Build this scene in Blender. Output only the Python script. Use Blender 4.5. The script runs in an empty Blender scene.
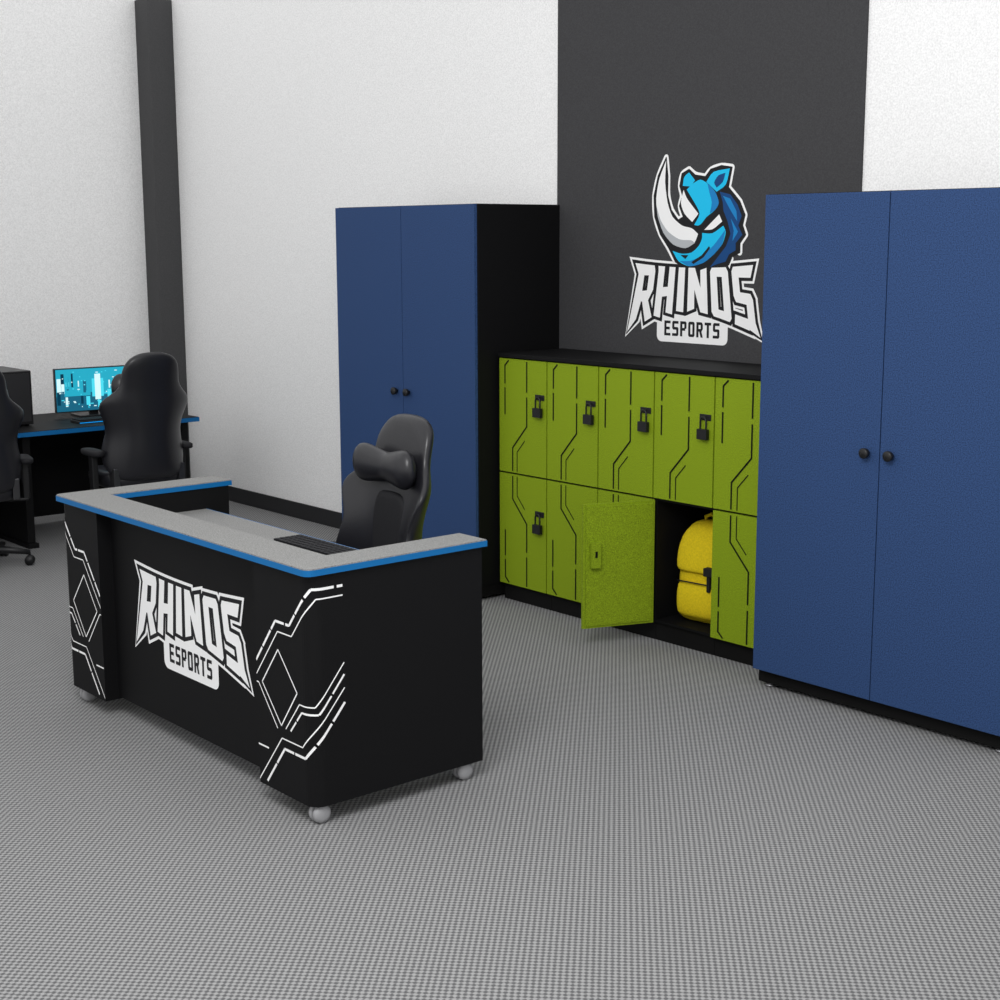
import bpy, bmesh, math, random
from mathutils import Vector, Matrix
random.seed(4)
scene=bpy.context.scene
COL=scene.collection
scene.view_settings.view_transform='Standard'

# ------------------------------------------------------------ materials
def mat(name,col,rough=.5,metal=0.,emit=None,es=1.,noise=0.,nscale=300.,bump=0.,spec=.5):
    m=bpy.data.materials.new(name); m.use_nodes=True
    nt=m.node_tree; b=nt.nodes['Principled BSDF']
    b.inputs['Base Color'].default_value=(*col,1); b.inputs['Roughness'].default_value=rough
    b.inputs['Metallic'].default_value=metal; b.inputs['Specular IOR Level'].default_value=spec
    if emit: b.inputs['Emission Color'].default_value=(*emit,1); b.inputs['Emission Strength'].default_value=es
    if noise>0 or bump>0:
        tc=nt.nodes.new('ShaderNodeTexCoord'); n=nt.nodes.new('ShaderNodeTexNoise')
        n.inputs['Scale'].default_value=nscale; n.inputs['Detail'].default_value=3
        nt.links.new(tc.outputs['Object'],n.inputs['Vector'])
        if noise>0:
            r=nt.nodes.new('ShaderNodeValToRGB')
            r.color_ramp.elements[0].position=.3; r.color_ramp.elements[1].position=.7
            r.color_ramp.elements[0].color=(*[c*(1-noise) for c in col],1)
            r.color_ramp.elements[1].color=(*[min(1,c*(1+noise)) for c in col],1)
            nt.links.new(n.outputs['Fac'],r.inputs['Fac']); nt.links.new(r.outputs['Color'],b.inputs['Base Color'])
        if bump>0:
            bp=nt.nodes.new('ShaderNodeBump'); bp.inputs['Strength'].default_value=bump; bp.inputs['Distance'].default_value=.002
            nt.links.new(n.outputs['Fac'],bp.inputs['Height']); nt.links.new(bp.outputs['Normal'],b.inputs['Normal'])
    return m
M_wall=mat('wall_paint',(.83,.83,.83),.9,noise=.12,nscale=130,bump=.2,spec=.2)
M_dark=mat('charcoal_paint',(.047,.047,.050),.8,noise=.16,nscale=160,spec=.2)
M_col=mat('column_paint',(.062,.062,.064),.8,noise=.12,nscale=120,spec=.2)
M_base=mat('baseboard_rubber',(.020,.020,.022),.6,spec=.3)
M_black=mat('black_laminate',(.0035,.0035,.004),.6,noise=.3,nscale=400,spec=.16)
M_kick=mat('black_plinth',(.004,.004,.004),.7,spec=.15)
M_blue=mat('blue_laminate',(.024,.056,.150),.7,noise=.45,nscale=220,spec=.18)
M_green=mat('green_steel',(.205,.290,.009),.65,noise=.42,nscale=220,spec=.15)
M_line=mat('engraved_black',(.006,.008,.004),.8,spec=.1)
M_top=mat('gray_speckled_laminate',(.21,.21,.205),.6,noise=.4,nscale=220,spec=.3)
M_edge=mat('blue_edge_band',(.0,.12,.34),.5,spec=.3)
M_white=mat('white_vinyl',(.84,.84,.84),.6,spec=.2)
M_ink=mat('black_vinyl',(.012,.012,.014),.7,spec=.2)
M_cyan=mat('cyan_vinyl',(.01,.48,.78),.6,spec=.2)
M_mid=mat('mid_blue_vinyl',(.01,.20,.50),.6,spec=.2)
M_navy=mat('navy_vinyl',(.006,.055,.19),.6,spec=.2)
M_gray=mat('gray_vinyl',(.42,.44,.46),.6,spec=.2)
M_leather=mat('black_leatherette',(.010,.010,.013),.34,bump=.15,nscale=90,spec=.5)
M_leather2=mat('black_fabric',(.008,.008,.010),.7,spec=.3)
M_plast=mat('black_plastic',(.009,.009,.010),.4,spec=.35)
M_caster=mat('gray_caster_rubber',(.30,.30,.31),.45)
M_chrome=mat('dark_metal',(.08,.08,.085),.3,.8)
M_metal=mat('gray_metal',(.25,.25,.26),.45,.8)
M_yellow=mat('yellow_fabric',(.66,.50,.012),.85,noise=.12,nscale=120,bump=.4,spec=.15)
M_glow=mat('keyboard_glow',(.0,.2,.5),.5,emit=(.0,.35,1.),es=.6)
SC=[mat('screen_'+n,(0,0,0),.3,emit=c,es=1.) for n,c in (('deep',(.01,.13,.22)),('teal',(.02,.42,.58)),('cyan',(.08,.75,.92)),('pale',(.70,.98,1.)),('night',(.0,.04,.08)))]

def floor_mat():
    m=bpy.data.materials.new('woven_carpet'); m.use_nodes=True; nt=m.node_tree; b=nt.nodes['Principled BSDF']; L=nt.links.new
    tc=nt.nodes.new('ShaderNodeTexCoord'); sx=nt.nodes.new('ShaderNodeSeparateXYZ'); L(tc.outputs['Object'],sx.inputs[0])
    def mth(op,a,bv=None):
        n=nt.nodes.new('ShaderNodeMath'); n.operation=op
        if isinstance(a,(int,float)): n.inputs[0].default_value=a
        else: L(a,n.inputs[0])
        if bv is not None:
            if isinstance(bv,(int,float)): n.inputs[1].default_value=bv
            else: L(bv,n.inputs[1])
        return n.outputs[0]
    K=2*math.pi/.024
    a=mth('SINE',mth('MULTIPLY',sx.outputs[0],K)); c=mth('SINE',mth('MULTIPLY',sx.outputs[1],K))
    pr=mth('MULTIPLY',a,c)
    f=mth('ADD',mth('MULTIPLY',pr,.5),.5)
    no=nt.nodes.new('ShaderNodeTexNoise'); no.inputs['Scale'].default_value=170; no.inputs['Detail'].default_value=2
    L(tc.outputs['Object'],no.inputs['Vector'])
    f2=mth('ADD',f,mth('MULTIPLY',mth('SUBTRACT',no.outputs['Fac'],.5),.7))
    r=nt.nodes.new('ShaderNodeValToRGB'); r.color_ramp.elements[0].position=.24; r.color_ramp.elements[1].position=.76
    r.color_ramp.elements[0].color=(.10,.10,.103,1); r.color_ramp.elements[1].color=(.30,.30,.30,1)
    L(f2,r.inputs['Fac']); L(r.outputs['Color'],b.inputs['Base Color'])
    b.inputs['Roughness'].default_value=.95; b.inputs['Specular IOR Level'].default_value=.2
    bp=nt.nodes.new('ShaderNodeBump'); bp.inputs['Strength'].default_value=.4; bp.inputs['Distance'].default_value=.003
    L(f2,bp.inputs['Height']); L(bp.outputs['Normal'],b.inputs['Normal'])
    return m
M_floor=floor_mat()

# ------------------------------------------------------------ mesh builder
class MB:
    def __init__(s): s.bm=bmesh.new(); s.mi=0; s.mats=[]
    def use(s,m):
        if m not in s.mats: s.mats.append(m)
        s.mi=s.mats.index(m); return s
    def face(s,vs,smooth=False):
        try:
            f=s.bm.faces.new(vs); f.material_index=s.mi; f.smooth=smooth; return f
        except ValueError: return None
    def poly(s,pts):
        return s.face([s.bm.verts.new(p) for p in pts])
    def box(s,x0,x1,y0,y1,z0,z1):
        v=[s.bm.verts.new(p) for p in [(x0,y0,z0),(x1,y0,z0),(x1,y1,z0),(x0,y1,z0),(x0,y0,z1),(x1,y0,z1),(x1,y1,z1),(x0,y1,z1)]]
        for q in [(3,2,1,0),(4,5,6,7),(0,1,5,4),(1,2,6,5),(2,3,7,6),(3,0,4,7)]: s.face([v[i] for i in q])
        return s
    def prism(s,pts,z0,z1,smooth=False):
        a=[s.bm.verts.new((p[0],p[1],z0)) for p in pts]; b=[s.bm.verts.new((p[0],p[1],z1)) for p in pts]; n=len(pts)
        s.face(a[::-1]); s.face(b)
        for i in range(n): s.face([a[i],a[(i+1)%n],b[(i+1)%n],b[i]],smooth)
        return s
    def loops(s,rings,cap=True,smooth=True,closed=True):
        R=[[s.bm.verts.new(p) for p in r] for r in rings]; n=len(R[0])
        for a,b in zip(R,R[1:]):
            for i in range(n if closed else n-1): s.face([a[i],a[(i+1)%n],b[(i+1)%n],b[i]],smooth)
        if cap: s.face(R[0][::-1],smooth); s.face(R[-1],smooth)
        return s
    def tube(s,path,rad,seg=12,cap=True,smooth=True):
        rings=[]; n=len(path); P=[Vector(p) for p in path]; up=None
        for i,p in enumerate(P):
            d=(P[min(i+1,n-1)]-P[max(i-1,0)]).normalized()
            if up is None: up=Vector((0,0,1)) if abs(d.z)<.9 else Vector((1,0,0))
            a=d.cross(up).normalized(); b=a.cross(d).normalized(); up=b
            r=rad[i] if isinstance(rad,(list,tuple)) else rad
            rings.append([p+(a*math.cos(t)+b*math.sin(t))*r for t in [2*math.pi*k/seg for k in range(seg)]])
        return s.loops(rings,cap,smooth)
    def cyl(s,p0,p1,r,seg=20): return s.tube([p0,p1],r,seg,True,True)
    def ball(s,c,r,sc=(1,1,1),u=16,v=10):
        rings=[]
        for j in range(1,v):
            ph=math.pi*j/v-math.pi/2
            rings.append([(c[0]+r*sc[0]*math.cos(ph)*math.cos(2*math.pi*i/u),c[1]+r*sc[1]*math.cos(ph)*math.sin(2*math.pi*i/u),c[2]+r*sc[2]*math.sin(ph)) for i in range(u)])
        return s.loops(rings)
    def obj(s,name,parent=None,loc=(0,0,0),rot=(0,0,0),bevel=0.,sub=0,label=None,recalc=True,seg=2):
        if recalc: bmesh.ops.recalc_face_normals(s.bm,faces=s.bm.faces)
        me=bpy.data.meshes.new(name); s.bm.to_mesh(me); s.bm.free()
        for m in s.mats: me.materials.append(m)
        o=bpy.data.objects.new(name,me); COL.objects.link(o); o.location=loc; o.rotation_euler=rot
        if parent: o.parent=parent
        if sub: md=o.modifiers.new('s','SUBSURF'); md.levels=sub; md.render_levels=sub
        if bevel: md=o.modifiers.new('b','BEVEL'); md.width=bevel; md.segments=seg; md.limit_method='ANGLE'; md.angle_limit=math.radians(40)
        if label: o['label']=label
        return o
def thing(name,loc,label,cat,rot=0.,group=None):
    o=bpy.data.objects.new(name,None); COL.objects.link(o); o.location=loc; o.rotation_euler=(0,0,rot)
    o.empty_display_size=.2; o['label']=label; o['category']=cat
    if group: o['group']=group
    return o
def dup(o,loc,rot=0.,label=None):
    def rec(s,par):
        c=s.copy(); COL.objects.link(c)
        if par: c.parent=par
        for k in s.children: rec(k,c)
        return c
    c=rec(o,None); c.location=loc; c.rotation_euler=(0,0,rot)
    if label: c['label']=label
    return c
def structure(o): o['kind']='structure'; return o

# ------------------------------------------------------------ room
WY=5.46; WX=-10.25; HT=3.6
structure(MB().use(M_floor).box(WX-.1,1.5,-3.5,WY+.1,-.1,0).obj('floor'))
structure(MB().use(M_wall).box(WX-.1,1.5,WY,WY+.1,0,HT).obj('wall_back'))
structure(MB().use(M_wall).box(WX-.1,WX,-3.5,WY,0,HT).obj('wall_left'))
structure(MB().use(M_base).box(-9.98,1.5,WY-.012,WY,0,.11).obj('baseboard_back',bevel=.003))
structure(MB().use(M_base).box(WX,WX+.012,-3.5,5.25,0,.11).obj('baseboard_left',bevel=.003))
structure(MB().use(M_col).box(WX,-10.06,5.26,WY,0,HT).obj('trim_1',bevel=.004))
structure(MB().use(M_dark).box(-5.925,-3.985,WY-.012,WY,0.115,HT).obj('trim_2'))

# ------------------------------------------------------------ lettering & emblem
def rect(a,b,c,d): return [(a,b),(c,b),(c,d),(a,d)]
GB={
'S':[[(0,.52),(.14,.42),(.34,.42),(.34,1),(.14,1),(0,.9)],rect(.3,.82,1,1),[(.3,.42),(.86,.42),(1,.52),(.86,.60),(.3,.60)],[(.66,0),(.86,0),(1,.10),(1,.50),(.86,.60),(.66,.60)],rect(0,0,.7,.18)],
'E':[rect(0,0,.34,1),rect(.3,.82,1,1),rect(.3,0,1,.18),rect(.3,.41,.88,.59)],
'P':[rect(0,0,.34,1),rect(.3,.82,.72,1),[(.66,.46),(1,.54),(1,.9),(.86,1),(.66,1)],rect(.3,.38,.80,.56)],
'O':[[(0,.10),(.14,0),(.34,0),(.34,1),(.14,1),(0,.90)],[(.66,0),(.86,0),(1,.10),(1,.90),(.86,1),(.66,1)],rect(.3,.82,.7,1),rect(.3,0,.7,.18)],
'R':[rect(0,0,.34,1),[(.30,.82),(.80,.82),(.72,1),(.30,1)],[(.66,.50),(1,.56),(1,.86),(.80,1),(.66,1)],[(.30,.38),(.80,.38),(1,.56),(.30,.56)],[(.44,.42),(.78,.42),(1.02,0),(.68,0)]],
'T':[rect(0,.82,1,1),rect(.33,0,.67,.86)],
}
GS={
'R':[[(-.20,-.06),(.22,.10),(.36,.36),(.36,1),(-.30,1),(0,.84)],[(.34,.82),(.94,.82),(.92,1),(.34,1)],[(.64,.50),(1.0,.56),(1.0,.90),(.92,1.0),(.64,1)],[(.34,.38),(.78,.38),(1.0,.56),(.34,.56)],[(.40,.42),(.74,.42),(1.10,.04),(.74,.0)]],
'H':[[(0,.06),(.36,-.02),(.36,1.0),(-.04,1.0),(0,.9)],[(.64,.06),(1,-.02),(1,1.0),(.64,1.0)],[(.34,.40),(.66,.40),(.66,.59),(.34,.59)]],
'I':[[(.0,.04),(1,-.02),(1,1),(0,1)]],
'N':[[(0,-.02),(.34,.05),(.34,1),(0,1)],[(.66,.0),(1,.0),(1,1),(.66,.95)],[(.0,1),(.36,1),(1,.0),(.64,.0)]],
'O':[[(0,.08),(.10,0),(.36,0),(.36,1),(.10,1),(0,.92)],[(.64,0),(.90,0),(1,.08),(1,.92),(.90,1),(.64,1)],rect(.34,.82,.66,1),rect(.34,0,.66,.17)],
'S':[[(0,.50),(.10,.40),(.36,.40),(.36,1),(.10,1),(0,.92)],[(.34,.82),(1.0,.82),(1.22,1),(.34,1)],[(.34,.40),(.90,.40),(1,.50),(.90,.58),(.34,.58)],[(.64,.02),(1.16,-.03),(1.0,.16),(1,.50),(.90,.58),(.64,.58)],[(-.06,.0),(.0,.18),(.66,.18),(.66,.0)]],
}
def soften(pts):
    out=[];n=len(pts)
    for i in range(n):
        a=Vector(pts[i-1]); b=Vector(pts[i]); c=Vector(pts[(i+1)%n])
        if (b-a).angle(c-b)>math.radians(62): out.append(tuple(b)); continue
        for k in (0,.5,1):
            p0=b+(a-b)*.32; p1=b+(c-b)*.32
            out.append(tuple((p0*(1-k)**2)+(b*(2*k*(1-k)))+(p1*k*k)))
    return out
class Decal:
    """flat vinyl layers facing -Y"""
    def __init__(s,fx,y0): s.mb=MB(); s.fx=fx; s.y=y0; s.k=0
    def poly(s,pts,m,layer,raw=False):
        s.mb.use(m); s.k+=1
        d=s.y-layer*.0004-(s.k%60)*.000005
        q=[p if raw else s.fx(*p) for p in pts]
        s.mb.poly([(a,d,b) for a,b in q])
    def mitre(s,pts,m,layer,r):
        q=[Vector(s.fx(*p)) for p in pts]; n=len(q)
        ar=sum(q[i].x*q[(i+1)%n].y-q[(i+1)%n].x*q[i].y for i in range(n))
        if ar<0: q=q[::-1]
        out=[]
        for i in range(n):
            a=(q[i]-q[i-1]).normalized(); b=(q[(i+1)%n]-q[i]).normalized()
            na=Vector((a.y,-a.x)); nb=Vector((b.y,-b.x)); k=1+na.dot(nb)
            out.append(q[i]+(na+nb)/max(k,.45)*r)
        s.poly(out,m,layer,True)
    def fat(s,pts,m,layer,r):
        q=[s.fx(*p) for p in pts]; n=len(q)
        s.poly(q,m,layer,True)
        for i in range(n):
            a=Vector(q[i]); b=Vector(q[(i+1)%n]); d=b-a
            nn=Vector((-d.y,d.x)).normalized()*r
            s.poly([a+nn,b+nn,b-nn,a-nn],m,layer,True)
            s.poly([(a.x+r*math.cos(t*math.pi/5),a.y+r*math.sin(t*math.pi/5)) for t in range(10)],m,layer,True)
def word(G,text,widths,gap):
    out=[]; x=0; tot=sum(widths)+gap*(len(text)-1)
    for ch,w in zip(text,widths):
        for pc in G[ch]: out.append([((x+a*w)/tot,b) for a,b in pc])
        x+=w+gap
    return out
def emblem_text(y,cx,ztop,W,H,bw,parent=None,name='emblem',extra=None,Hb=None):
    def warp(u,v):
        t=2*u-1
        zt=ztop-.05*H*(1-t*t); zb=ztop-H+.30*H*(1-abs(t)**1.4)
        return (cx+t*W*(1-.14*v), zb+(zt-zb)*v)
    D=Decal(warp,y)
    pcs=word(GS,'RHINOS',[1,1,.38,1.05,1,1],.20)
    r=W*.066
    for p in pcs: D.mitre(p,M_white,1,r)
    bz1=ztop-H*.66; bz0=bz1-Hb
    def rr(x0,x1,z0,z1,c):
        pts=[]
        for qx,qz,a0 in ((x1-c,z1-c,0),(x0+c,z1-c,90),(x0+c,z0+c,180),(x1-c,z0+c,270)):
            for k in range(5):
                a=math.radians(a0+k*22.5); pts.append((qx+c*math.cos(a),qz+c*math.sin(a)))
        return pts
    D.poly(rr(cx-bw,cx+bw,bz0,bz1,.030),M_white,1,True)
    for p in pcs: D.mitre(p,M_ink,2,r*.58)
    for p in pcs: D.poly(p,M_white,3)
    D.fx=lambda u,v:(cx-bw*.78+u*bw*1.56, bz0+Hb*.18+v*Hb*.43)
    for p in word(GB,'ESPORTS',[1]*7,.28): D.poly(p,M_ink,3)
    if extra: extra(D)
    return D.mb.obj(name,parent,recalc=False)
def rhino(D):
    D.fx=lambda px,py:(-4.925+(px-695)*.0066, 1.765+(265-py)*.0048)
    sil=[(663,157),(655,175),(651,195),(652,216),(658,234),(667,248),(674,262),(686,270),(699,268),(708,272),(717,268),(726,264),(729,256),(736,252),(736,243),(741,235),(738,226),(740,216),(735,203),(724,189),(727,170),(717,168),(707,171),(702,178),(692,176),(686,170),(679,174),(677,186),(680,196),(677,206),(681,217),(676,220),(669,210),(665,195),(665,176)]
    D.fat(soften(sil[:13])+sil[13:19]+soften(sil[19:]),M_white,1,.015); D.fat(sil,M_ink,2,.003)
    P=lambda m,l,*p: D.poly(soften(list(p)),m,l)
    P(M_white,3,(663,160),(656,178),(653,198),(655,216),(661,233),(671,245),(684,249),(693,243),(696,234),(690,228),(680,226),(670,217),(665,203),(662,182))
    P(M_gray,4,(654,206),(658,220),(666,232),(678,240),(690,240),(693,243),(684,249),(671,245),(661,233),(655,216))
    P(M_white,4,(681,190),(678,203),(682,214),(690,222),(696,214),(689,205),(684,198))
    P(M_cyan,3,(703,183),(709,173),(725,171),(722,187),(713,193))
    P(M_navy,4,(710,184),(714,177),(721,175),(719,184),(713,189))
    P(M_cyan,3,(680,186),(681,177),(686,173),(692,181),(688,187))
    # broad forehead and nose bridge
    P(M_cyan,3,(684,190),(690,184),(697,180),(704,184),(712,193),(716,204),(712,211),(704,217),(699,224),(696,226),(692,225),(698,214),(692,203))
    P(M_mid,4,(704,184),(712,193),(716,204),(712,211),(707,214),(709,203),(706,193))
    # angry eye under the brow
    P(M_white,5,(702,230),(716,215),(719,222),(710,230))
    # muzzle and cheek as one face mass
    P(M_cyan,3,(700,233),(710,234),(720,226),(723,232),(720,244),(712,254),(702,263),(688,267),(677,262),(671,251),(680,254),(690,253),(697,246),(700,239))
    P(M_mid,4,(678,261),(689,261),(700,256),(711,246),(722,230),(720,244),(712,254),(702,263),(688,267))
    P(M_ink,5,(679,255),(687,255),(684,259))
    D.poly([(690,262),(700,255),(707,246),(708,248),(702,257),(692,264)],M_ink,5)
    # jagged dark blue mane filling the back of the head
    D.poly([(716,193),(726,196),(733,206),(737,217),(734,226),(738,235),(732,243),(732,250),(726,254),(723,261),(714,264),(708,267),(716,256),(723,246),(727,234),(724,222),(720,212),(719,203)],M_navy,3)
    D.poly([(719,197),(726,200),(732,212),(733,222),(727,212)],M_mid,4)
    D.poly([(727,219),(734,232),(729,241),(730,231)],M_mid,4)
e=emblem_text(WY-.0125,-4.950,1.768,.412,.318,.232,None,'wall_decal',rhino,Hb=.172)
e['label']='white and blue rhino vinyl emblem reading RHINOS ESPORTS on charcoal wall'; e['category']='wall decal'

# ------------------------------------------------------------ tall cabinets
def cabinet(loc,W,D,label):
    t=thing('tall_cabinet',loc,label,'cabinet',group='tall blue storage cabinets')
    H=2.07
    MB().use(M_black).box(0,W,.022,D,.075,H).obj('body',t,bevel=.003)
    MB().use(M_kick).box(.004,W-.004,.04,D-.02,0.018,.075).obj('plinth',t)
    for x in (.05,W-.05):
        for y in (.060,D-.06):
            MB().use(M_metal).cyl((x,y,0),(x,y,.010),.020).cyl((x,y,.010),(x,y,.06),.009).obj('foot',t,label='gray levelling foot')
    for i in range(2):
        x0=i*W/2+.002; x1=(i+1)*W/2-.002
        dr=MB().use(M_blue).box(x0,x1,0,.020,.08,H-.003).obj('door',t,bevel=.002,label='blue door panel')
        kx=(W/2-.055) if i==0 else (W/2+.055)
        MB().use(M_plast).tube([(kx,0,1.07),(kx,-.012,1.07),(kx,-.014,1.07),(kx,-.03,1.07),(kx,-.034,1.07)],[.010,.010,.019,.021,.016],20).obj('knob',dr,label='round black knob')
    return t
cabinet((-7.15,4.86,0),1.245,.595,'tall two-door blue cabinet with black side beside the lockers')
cabinet((-3.975,4.80,0),1.20,.64,'tall two-door blue cabinet standing over gray carpet by lockers')

# ------------------------------------------------------------ lockers
LY=5.0; PW=.371; LX=-5.88; DZ=[(.695,1.285),(.095,.685)]
def ribbon2(mb,pts,w,y):
    P=[Vector(p) for p in pts]; n=len(P); off=[]
    for i in range(n):
        d0=(P[i]-P[max(i-1,0)]) if i>0 else (P[1]-P[0]); d1=(P[min(i+1,n-1)]-P[i]) if i<n-1 else d0
        t=(d0.normalized()+d1.normalized()).normalized(); nn=Vector((-t.y,t.x)); c=max(.4,nn.dot(Vector((-d1.normalized().y,d1.normalized().x))))
        off.append(nn*(w/2/c))
    for i in range(n-1):
        a,b=P[i],P[i+1]
        mb.poly([((a+off[i]).x,y,(a+off[i]).y),((b+off[i+1]).x,y,(b+off[i+1]).y),((b-off[i+1]).x,y,(b-off[i+1]).y),((a-off[i]).x,y,(a-off[i]).y)])
def locker_door(t,z0,z1,row,opened=False):
    w=PW-.008; h=z1-z0
    mb=MB().use(M_green).box(0,w,0,.018,0,h)
    mb.box(.012,w-.012,.018,.024,.012,h-.012)
    mb.use(M_line)
    y=-.0012
    L=[[(.105,.008),(.105,.13),(.215,.25),(.215,.40)],[(.215,.425),(.215,.582)],
       [(.140,.008),(.140,.110),(.200,.175)],
       [(.045,.30),(.045,.44)],[(.045,.46),(.045,.555),(.075,.582)]]
    if row==1: L=[[(a,h-b) for a,b in l] for l in L]
    for l,wd in zip(L,(.009,.009,.006,.009,.009)): ribbon2(mb,l,wd,y)
    o=mb.obj('door',t,recalc=False,label='lime green steel door with black engraved lines' if not opened else 'open lime green door showing plain inner face')
    o.location=(.004,-.0,z0)
    hz=h*.615; hx=w-.048
    m=MB().use(M_plast)
    if not opened:
        m.box(hx-.034,hx+.034,-.004,0,hz+.030,hz+.058)
        m.tube([(hx-.017,-.016,hz-.012),(hx-.017,-.016,hz+.030),(hx-.009,-.016,hz+.045),(hx+.009,-.016,hz+.045),(hx+.017,-.016,hz+.030),(hx+.017,-.016,hz-.012)],.0045,8)
        m.box(hx-.029,hx+.029,-.028,-.008,hz-.055,hz-.008)
    else:
        m.box(hx-.018,hx+.018,-.008,0,hz-.01,hz+.055)
    m.obj('padlock' if not opened else 'hasp',o,bevel=.003,label='black padlock on a hasp' if not opened else 'black hasp plate')
    if opened:
        MB().use(M_green).box(hx-.03,hx+.018,.024,.050,hz-.07,hz+.05).use(M_line).box(hx-.012,hx+.0,.050,.052,hz-.02,hz+.01).obj('latch_box',o,bevel=.003,label='small green latch box')
    return o
def locker(i,opened=False):
    t=thing('locker',(LX+i*PW,LY,0),'two-tier lime green locker column with black body and padlocks','locker',group='lime green lockers')
    D=.44
    m=MB().use(M_black)
    m.box(0,.012,.02,D,.09,1.29); m.box(PW-.012,PW,.02,D,.09,1.29); m.box(.012,PW-.012,D-.012,D,.09,1.29)
    for z in (.09,.68,1.278): m.box(.012,PW-.012,.02,D-.012,z,z+.012)
    m.obj('body',t)
    MB().use(M_kick).box(.001,PW-.001,.035,D-.02,0,.09).obj('plinth',t)
    for row,(z0,z1) in enumerate(DZ):
        op=opened and row==1
        d=locker_door(t,z0,z1,row,op)
        if op:
            t['label']='lime green locker column with lower door open, backpack inside'
            d.rotation_euler=(0,0,math.radians(-111))
    return t
first=locker(0)
for i in (1,2,4): dup(first,(LX+i*PW,LY,0))
locker(3,True)
w=MB().use(M_black).box(LX+.003,LX+5*PW-.008,LY-.008,5.445,1.291,1.312).obj('locker_worktop',bevel=.002)
w['label']='thin black board lying across the locker tops'; w['category']='shelf board'

# backpack
bp=thing('backpack',(LX+3*PW+.195,LY+.20,.103),'yellow fabric backpack with black straps standing inside the open locker','backpack',rot=math.radians(6))
def softbox(mb,prof,seg=28,pw=.55,yo=0):
    rings=[]
    for z,hx,hy,cy in prof:
        ring=[]
        for k in range(seg):
            a=2*math.pi*k/seg; c,s_=math.cos(a),math.sin(a)
            ring.append((hx*math.copysign(abs(c)**pw,c),cy+hy*math.copysign(abs(s_)**pw,s_),z))
        rings.append(ring)
    return mb.loops(rings)
softbox(MB().use(M_yellow),[(0,.11,.06,0),(.01,.138,.080,0),(.07,.147,.088,0),(.13,.141,.084,0),(.21,.146,.088,0),(.27,.140,.082,0),(.37,.138,.082,.005),(.44,.122,.066,.012),(.475,.088,.045,.02),(.485,.04,.02,.02)],pw=.42).obj('body',bp,sub=1)
softbox(MB().use(M_yellow),[(.03,.09,.015,-.09),(.04,.115,.028,-.095),(.12,.118,.032,-.095),(.19,.115,.028,-.09),(.205,.10,.015,-.088)],pw=.4).obj('front_pocket',bp,sub=1)
softbox(MB().use(M_yellow),[(.245,.115,.010,-.092),(.255,.132,.020,-.086),(.33,.136,.024,-.074),(.41,.125,.026,-.052),(.455,.098,.022,-.025),(.475,.06,.012,-.01)],pw=.4).obj('top_flap',bp,sub=1)
MB().use(M_leather2).tube([(-.108,-.118,.200),(-.05,-.125,.203),(.05,-.125,.203),(.108,-.118,.200)],.0035,8).obj('zipper',bp,label='black zipper')
MB().use(M_leather2).box(.066,.084,-.130,-.10,.17,.26).box(.050,.100,-.136,-.100,.245,.285).obj('buckle',bp,bevel=.004,label='black plastic buckle strap')
MB().use(M_yellow).tube([(-.04,.02,.46),(-.035,.0,.50),(0,-.005,.515),(.035,.0,.50),(.04,.02,.46)],.009,10).obj('handle',bp)
MB().use(M_leather2).tube([(.10,-.06,.45),(.138,-.080,.34),(.150,-.070,.20),(.145,-.06,.06)],.010,8).obj('strap',bp,label='black side strap')

# ------------------------------------------------------------ reception desk (local origin = front-right outer body corner on floor)
DX,DY=-3.885,2.510
dk=thing('reception_desk',(DX,DY,0),'black U-shaped reception desk with gray top, blue edge, white emblem','desk')
Wd=1.850; Dp=.712; ZB=.066; ZT=.845; WW=.335; RC=.05
def arc(cx,cy,r,a0,a1,n=8): return [(cx+r*math.cos(math.radians(a0+(a1-a0)*k/n)),cy+r*math.sin(math.radians(a0+(a1-a0)*k/n))) for k in range(n+1)]
rp=[(-WW,0)]+arc(-RC,RC,RC,-90,0)+[(0,Dp),(-.13,Dp),(-.13,.14),(-WW,.14)]
MB().use(M_black).prism(rp,ZB,ZT).obj('pedestal',dk)
lp=[(-Wd-x,y) for x,y in rp][::-1]
MB().use(M_black).prism(lp,ZB,ZT).obj('pedestal',dk)
MB().use(M_black).box(-Wd+WW,-WW,.06,.085,ZB+.01,ZT).obj('front_panel',dk)
def utop(o,ar=.150,fr=.175):
    x0,x1,y0,y1=-Wd-.016-o,.012+o,-.016-o,Dp+.012+o; R=.03
    return [(x0+R,y0),(x1-R,y0)]+arc(x1-R,y0+R,R,-90,0,4)[1:]+[(x1,y1),(x1-ar-2*o,y1),(x1-ar-2*o,y0+fr+2*o),(x0+ar+2*o,y0+fr+2*o),(x0+ar+2*o,y1),(x0,y1)]+arc(x0+R,y0+R,R,180,270,4)[:-1]
MB().use(M_edge).prism(utop(.002),ZT,ZT+.020).obj('edge_band',dk,label='bright blue edge band')
MB().use(M_top).prism(utop(0),ZT+.020,ZT+.024).obj('counter_top',dk,label='gray speckled laminate U-shaped counter top')
WZ=.755
MB().use(M_top).box(-Wd+.131,-.131,.09,.60,WZ-.022,WZ).use(M_edge).box(-Wd+.131,-.131,.60,.604,WZ-.022,WZ).obj('inner_worktop',dk,label='lower gray worktop with blue front edge')
emblem_text(.0588,-.905,.642,.400,.275,.205,dk,'emblem',None,Hb=.170)['label']='white RHINOS ESPORTS vinyl lettering'
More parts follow.
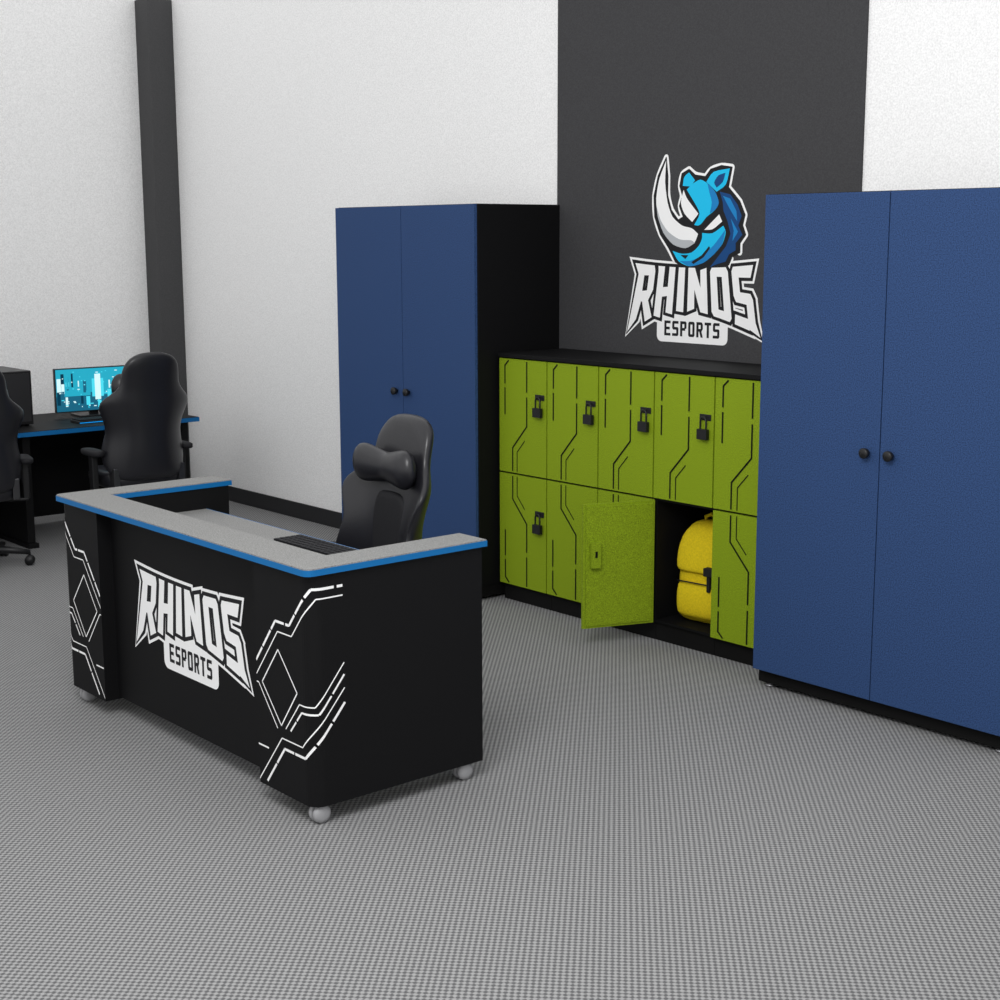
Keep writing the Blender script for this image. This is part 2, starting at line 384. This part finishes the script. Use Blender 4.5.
def perim(s,side):
    Lf=WW-RC; La=RC*math.pi/2; o=.0015
    if s<Lf: x,y=-WW+s,-o
    elif s<Lf+La:
        a=(s-Lf)/RC; x,y=-RC+(RC+o)*math.sin(a),RC-(RC+o)*math.cos(a)
    else: x,y=o,RC+(s-Lf-La)
    return (x,y) if side==0 else (-Wd-x,y)
def circuit(side):
    mb=MB().use(M_white)
    def seg(a,b,w):
        n=max(1,int(math.dist(a,b)/.012)); d=Vector((b[0]-a[0],b[1]-a[1])).normalized(); ox,oz=-d.y*w/2,d.x*w/2
        A=[];B=[]
        for k in range(n+1):
            s_=a[0]+(b[0]-a[0])*k/n; z=a[1]+(b[1]-a[1])*k/n
            x,y=perim(max(0,s_+ox),side); A.append(mb.bm.verts.new((x,y,z+oz)))
            x,y=perim(max(0,s_-ox),side); B.append(mb.bm.verts.new((x,y,z-oz)))
        for i in range(n): mb.face([A[i],A[i+1],B[i+1],B[i]])
    rn=random.Random(7)
    def line(pts,w=.0045,worn=False):
        for a,b in zip(pts,pts[1:]):
            if not worn: seg(a,b,w); continue
            L=math.dist(a,b); t=0
            while t<L-.004:
                e=min(L,t+rn.uniform(.05,.10)); f=lambda q:(a[0]+(b[0]-a[0])*q/L,a[1]+(b[1]-a[1])*q/L)
                seg(f(t),f(e),w); t=e+rn.uniform(.006,.012)
    # sharp cornered diamond
    D=[(.035,.432),(.140,.565),(.250,.440),(.148,.305),(.035,.432)]
    line(D,.005)
    # straight parallel band over the diamond, one step, wrapping the corner
    line([(.0,.452),(.140,.626),(.225,.626),(.340,.765),(.44,.765)],.0045)
    line([(.0,.500),(.128,.660),(.212,.660),(.325,.797),(.44,.797)],.009,True)
    # straight band beneath, rising around the corner
    line([(.0,.060+.02),(.150,.262),(.275,.262),(.44,.455)],.0045)
    line([(.050,.085),(.165,.228),(.290,.228),(.44,.405)],.009,True)
    # band leaving the diamond's lower right
    line([(.175,.300),(.262,.405),(.330,.405),(.44,.540)],.0045)
    line([(.205,.300),(.275,.380),(.342,.380),(.44,.500)],.007,True)
    # strokes parallel to the diamond's lower left
    line([(.0,.425),(.0+.012,.425),(.125,.290)],.0045); line([(.0,.205),(.065,.205)],.006)
    return mb.obj('corner_decal',dk,recalc=False,label='white stepped diagonal line graphic')
circuit(0); circuit(1)
for x,y in ((-.04,.045),(-.04,Dp-.06),(-Wd+.08,.045),(-Wd+.08,Dp-.06)):
    m=MB().use(M_caster)
    for s_ in (-1,1): m.tube([(x+s_*.004,y,.033),(x+s_*.008,y,.033),(x+s_*.020,y,.033),(x+s_*.026,y,.033)],[.029,.033,.031,.018],20)
    m.use(M_metal).cyl((x,y,.05),(x,y,ZB),.012)
    m.obj('caster',dk,label='round gray caster wheel')
kb=thing('keyboard',(DX-.66,DY+.47,WZ+.001),'slim black keyboard lying on the inner worktop','keyboard')
def keyboard_parts(kb):
    MB().use(M_plast).box(-.22,.22,-.07,.07,0,.016).obj('case',kb,bevel=.003)
    m=MB().use(M_leather2)
    for r in range(5):
        for c in range(14): m.box(-.21+c*.030,-.21+c*.030+.025,-.06+r*.025,-.06+r*.025+.020,.016,.024)
    m.obj('keys',kb)
    MB().use(M_glow).box(-.218,.218,-.0725,-.07,.003,.008).obj('light_strip',kb,label='thin blue light strip')
keyboard_parts(kb)
def mouse(loc,label,rot=0):
    t=thing('computer_mouse',loc,label,'mouse',rot=rot)
    softbox(MB().use(M_plast),[(0,.030,.052,0),(.012,.032,.056,0),(.026,.026,.044,.004),(.035,.012,.022,.008)],20,.8).obj('shell',t,sub=1)
    MB().use(M_chrome).tube([(-.004,-.030,.026),(.004,-.030,.026)],.008,12).obj('scroll_wheel',t)
mouse((DX-.32,DY+.47,WZ),'black computer mouse on the inner worktop of reception desk')

# ------------------------------------------------------------ gaming chair (faces -Y)
def chair(loc,rot,label):
    t=thing('gaming_chair',loc,label,'chair',rot=rot,group='black gaming chairs')
    prof=[(.44,.205,.18,.035,.01),(.47,.205,.240,.05,.03),(.55,.212,.278,.058,.070),(.64,.220,.272,.056,.080),(.72,.228,.246,.050,.065),(.79,.238,.262,.048,.065),(.86,.247,.302,.044,.065),(.905,.253,.298,.042,.052),(.945,.258,.245,.040,.028),(.98,.264,.200,.038,.012),(1.03,.272,.190,.04,.010),(1.08,.282,.188,.042,.008),(1.13,.292,.168,.038,.0),(1.165,.298,.120,.03,.0),(1.18,.300,.05,.016,0)]
    rings=[];N=36
    for z,yc,hw,th,bol in prof:
        r=[]
        for k in range(N):
            a=2*math.pi*k/N; c,s_=math.cos(a),math.sin(a)
            x=hw*math.copysign(abs(c)**.75,c); y=yc+th*math.copysign(abs(s_)**.7,s_)-bol*1.6*(abs(x)/hw)**3
            r.append((x,y,z))
        rings.append(r)
    MB().use(M_leather).loops(rings).obj('backrest',t,sub=1)
    rings=[]
    for z,hw in ((.52,.10),(.55,.135),(.66,.14),(.77,.13),(.85,.11),(.875,.07)):
        yc=.205+(z-.44)*.12
        rings.append([(hw*math.copysign(abs(math.cos(a))**.6,math.cos(a)),yc-.045+.026*math.copysign(abs(math.sin(a))**.6,math.sin(a)),z) for a in [2*math.pi*k/20 for k in range(20)]])
    MB().use(M_leather2).loops(rings).obj('back_pad',t,sub=1,label='matte black fabric centre pad')
    rings=[]
    for i in range(17):
        u=-1+i/8; x=u*.215; e=(1-abs(u)**6)**.5 if abs(u)<1 else 0.12
        hh=(.060+.042*abs(u)**1.3)*max(e,.3); tt=(.044+.008*abs(u))*max(e,.3)
        rings.append([(x,.186-.022*abs(u)+tt*math.cos(a),.975+.006*abs(u)+hh*math.sin(a)) for a in [2*math.pi*k/18 for k in range(18)]])
    MB().use(M_leather).loops(rings).obj('headrest_pillow',t,sub=1,label='bow-tie shaped black neck pillow')
    rings=[]
    for z,hx,hy,b in ((.385,.20,.20,0),(.395,.245,.235,0),(.43,.262,.25,0),(.465,.262,.25,0),(.488,.245,.235,.012),(.492,.18,.18,-.006),(.485,.08,.08,-.01)):
        rings.append([(hx*math.copysign(abs(math.cos(a))**.55,math.cos(a)),-.03+hy*math.copysign(abs(math.sin(a))**.55,math.sin(a)),z+b*abs(math.cos(a))) for a in [2*math.pi*k/32 for k in range(32)]])
    MB().use(M_leather).loops(rings).obj('seat',t,sub=1)
    MB().use(M_chrome).box(-.10,.10,-.12,.12,.345,.388).box(-.24,-.20,.12,.20,.40,.52).box(.20,.24,.12,.20,.40,.52).cyl((.1,-.03,.37),(.27,-.03,.365),.006).ball((.28,-.03,.365),.013).obj('tilt_mechanism',t,bevel=.004)
    for s_ in (-1,1):
        MB().use(M_plast).box(s_*.30-.02,s_*.30+.02,-.0,.06,.38,.59).box(min(s_*.18,s_*.31),max(s_*.18,s_*.31),-.0,.06,.37,.385).obj('armrest_post',t,bevel=.006)
        softbox(MB().use(M_leather2),[(.59,.038,.11,.03),(.597,.045,.125,.03),(.615,.045,.125,.03),(.622,.036,.112,.03)],24,.6).obj('armrest',t).location=(s_*.30,0,0)
    MB().use(M_chrome).cyl((0,0,.10),(0,0,.22),.030).cyl((0,0,.22),(0,0,.35),.018).obj('gas_lift',t)
    m=MB().use(M_plast).cyl((0,0,.075),(0,0,.125),.042)
    ca=[]
    for k in range(5):
        a=2*math.pi*k/5+.3; c,s_=math.cos(a),math.sin(a); ca.append((c,s_))
        m.tube([(c*.03,s_*.03,.10),(c*.18,s_*.18,.092),(c*.31,s_*.31,.075)],[.026,.021,.014],10)
    m.obj('star_base',t)
    for c,s_ in ca:
        q=MB().use(M_plast).cyl((c*.305,s_*.305,.05),(c*.305,s_*.305,.078),.008)
        for e in (-1,1):
            cx,cy=c*.305-s_*e*.006,s_*.305+c*e*.006
            q.cyl((cx,cy,.029),(cx-s_*e*.016,cy+c*e*.016,.029),.029,18)
        q.obj('caster',t)
    return t
c1=chair((-4.86,3.34,0),math.radians(-4),'black gaming chair with neck pillow behind the reception desk')
c2=dup(c1,(-8.33,4.15,0),math.radians(-90-2),'black gaming chair pulled up to the monitor desk, backrest visible')
c3=dup(c1,(-8.50,3.20,0),math.radians(-90-14),'black gaming chair beside computer tower desk, star base visible')
c1.scale=(1,1,1.008); c2.scale=(.96,.96,1.05); c3.scale=(.96,.96,1.03)

# ------------------------------------------------------------ computer desk against the side wall
FX=-8.75; BX=-9.62; DH=.735
cd=thing('computer_desk',(FX,0,0),'long black gaming desk with bright blue edges carrying a monitor','desk')
Y0,Y1=2.45,4.83
MB().use(M_edge).box(BX-FX,0,Y0,Y1,DH-.03,DH-.003).obj('edge_band',cd,label='bright blue edge band')
MB().use(M_black).box(BX-FX+.004,-.004,Y0+.004,Y1-.004,DH-.003,DH).obj('desk_top',cd,label='black desk surface')
for y in (Y0+.06,3.66,Y1-.08):
    MB().use(M_black).box(BX-FX+.05,-.06,y-.025,y+.025,.03,DH-.03).box(BX-FX+.03,-.03,y-.035,y+.035,0,.03).obj('leg_panel',cd,bevel=.003)
MB().use(M_black).box(BX-FX+.06,BX-FX+.08,Y0+.08,Y1-.10,.05,DH-.03).obj('modesty_panel',cd)
mo=thing('monitor',(-9.27,4.345,DH),'flat monitor showing a glowing cyan game scene on black desk','monitor',rot=math.radians(-4))
MB().use(M_plast).box(-.03,.0,-.27,.27,.035,.325).obj('bezel',mo,bevel=.004)
sm=MB().use(SC[0]).box(0,.001,-.264,.264,.041,.319)
def srect(y0,y1,z0,z1,m,l):
    z0-=.02; z1-=.02
    sm.use(m); x=.0012+l*.0002; sm.poly([(x,y0,z0),(x,y1,z0),(x,y1,z1),(x,y0,z1)])
srect(-.262,.262,.16,.338,SC[1],0)
rnd=random.Random(9)
for k in range(46):
    y0=rnd.uniform(-.262,.235); wdt=rnd.uniform(.008,.028); z0=rnd.uniform(.065,.26); hh=rnd.uniform(.015,.10)
    srect(y0,min(.262,y0+wdt),z0,min(.336,z0+hh),rnd.choice([SC[0],SC[2],SC[4],SC[3],SC[1],SC[2]]),1+(k%10)*.4)
for k in range(60):
    y0=rnd.uniform(-.26,.24); z0=rnd.uniform(.07,.32); srect(y0,y0+rnd.uniform(.004,.022),z0,z0+.006,rnd.choice([SC[2],SC[3]]),5+(k%10)*.1)
srect(-.02,.06,.15,.27,SC[2],7); srect(.0,.04,.13,.30,SC[3],8)
sm.obj('screen',mo,recalc=False,label='glowing cyan and blue city game picture')
MB().use(M_plast).box(-.06,-.03,-.03,.03,.01,.25).box(-.15,.05,-.12,.12,0,.012).obj('stand',mo,bevel=.003)
pc=thing('computer_tower',(-9.25,3.70,DH),'black desktop computer tower standing on the gaming desk','computer')
MB().use(M_plast).box(-.22,.22,-.11,.11,.01,.35).obj('case',pc,bevel=.006)
MB().use(M_chrome).box(.221,.224,-.095,.095,.03,.335).obj('front_grille',pc)
for x in (-.18,.18):
    for y in (-.08,.08): MB().use(M_plast).cyl((x,y,0),(x,y,.012),.014).obj('foot',pc)
k2=thing('keyboard',(-8.98,4.28,DH),'black keyboard with blue light strip before the monitor','keyboard',rot=math.radians(90))
keyboard_parts(k2)
mouse((-8.97,4.62,DH),'black computer mouse beside the keyboard on gaming desk',rot=math.radians(90))

# ------------------------------------------------------------ light
wd=bpy.data.worlds.new('w'); scene.world=wd; wd.use_nodes=True
bg=wd.node_tree.nodes['Background']; bg.inputs[0].default_value=(1,1,1,1); bg.inputs[1].default_value=1.10
def area(loc,target,size,energy,sy=None):
    l=bpy.data.lights.new('key_light','AREA'); l.energy=energy; l.shape='RECTANGLE'; l.size=size; l.size_y=sy or size
    o=bpy.data.objects.new('key_light',l); COL.objects.link(o); o.location=loc
    o.rotation_euler=(Vector(target)-Vector(loc)).to_track_quat('-Z','Y').to_euler()
area((-2.2,1.0,3.6),(-4.6,4.2,.4),1.6,110)  # soft key lamp added out of view, not a known ceiling fixture

# ------------------------------------------------------------ camera
f=1484.2; pt=math.radians(10.03); yw=math.radians(139.6); rl=math.radians(-.18)
F=Vector((math.cos(pt)*math.cos(yw),math.cos(pt)*math.sin(yw),-math.sin(pt)))
R=Vector((math.sin(yw),-math.cos(yw),0)); U=R.cross(F)
R2=R*math.cos(rl)+U*math.sin(rl); U2=-R*math.sin(rl)+U*math.cos(rl)
cam=bpy.data.cameras.new('camera'); co=bpy.data.objects.new('camera',cam); COL.objects.link(co)
cam.sensor_width=36; cam.lens=f*36/1000; cam.clip_start=.05
m=Matrix((R2,U2,-F)).transposed().to_4x4(); m.translation=(0,0,1.9); co.matrix_world=m
scene.camera=co
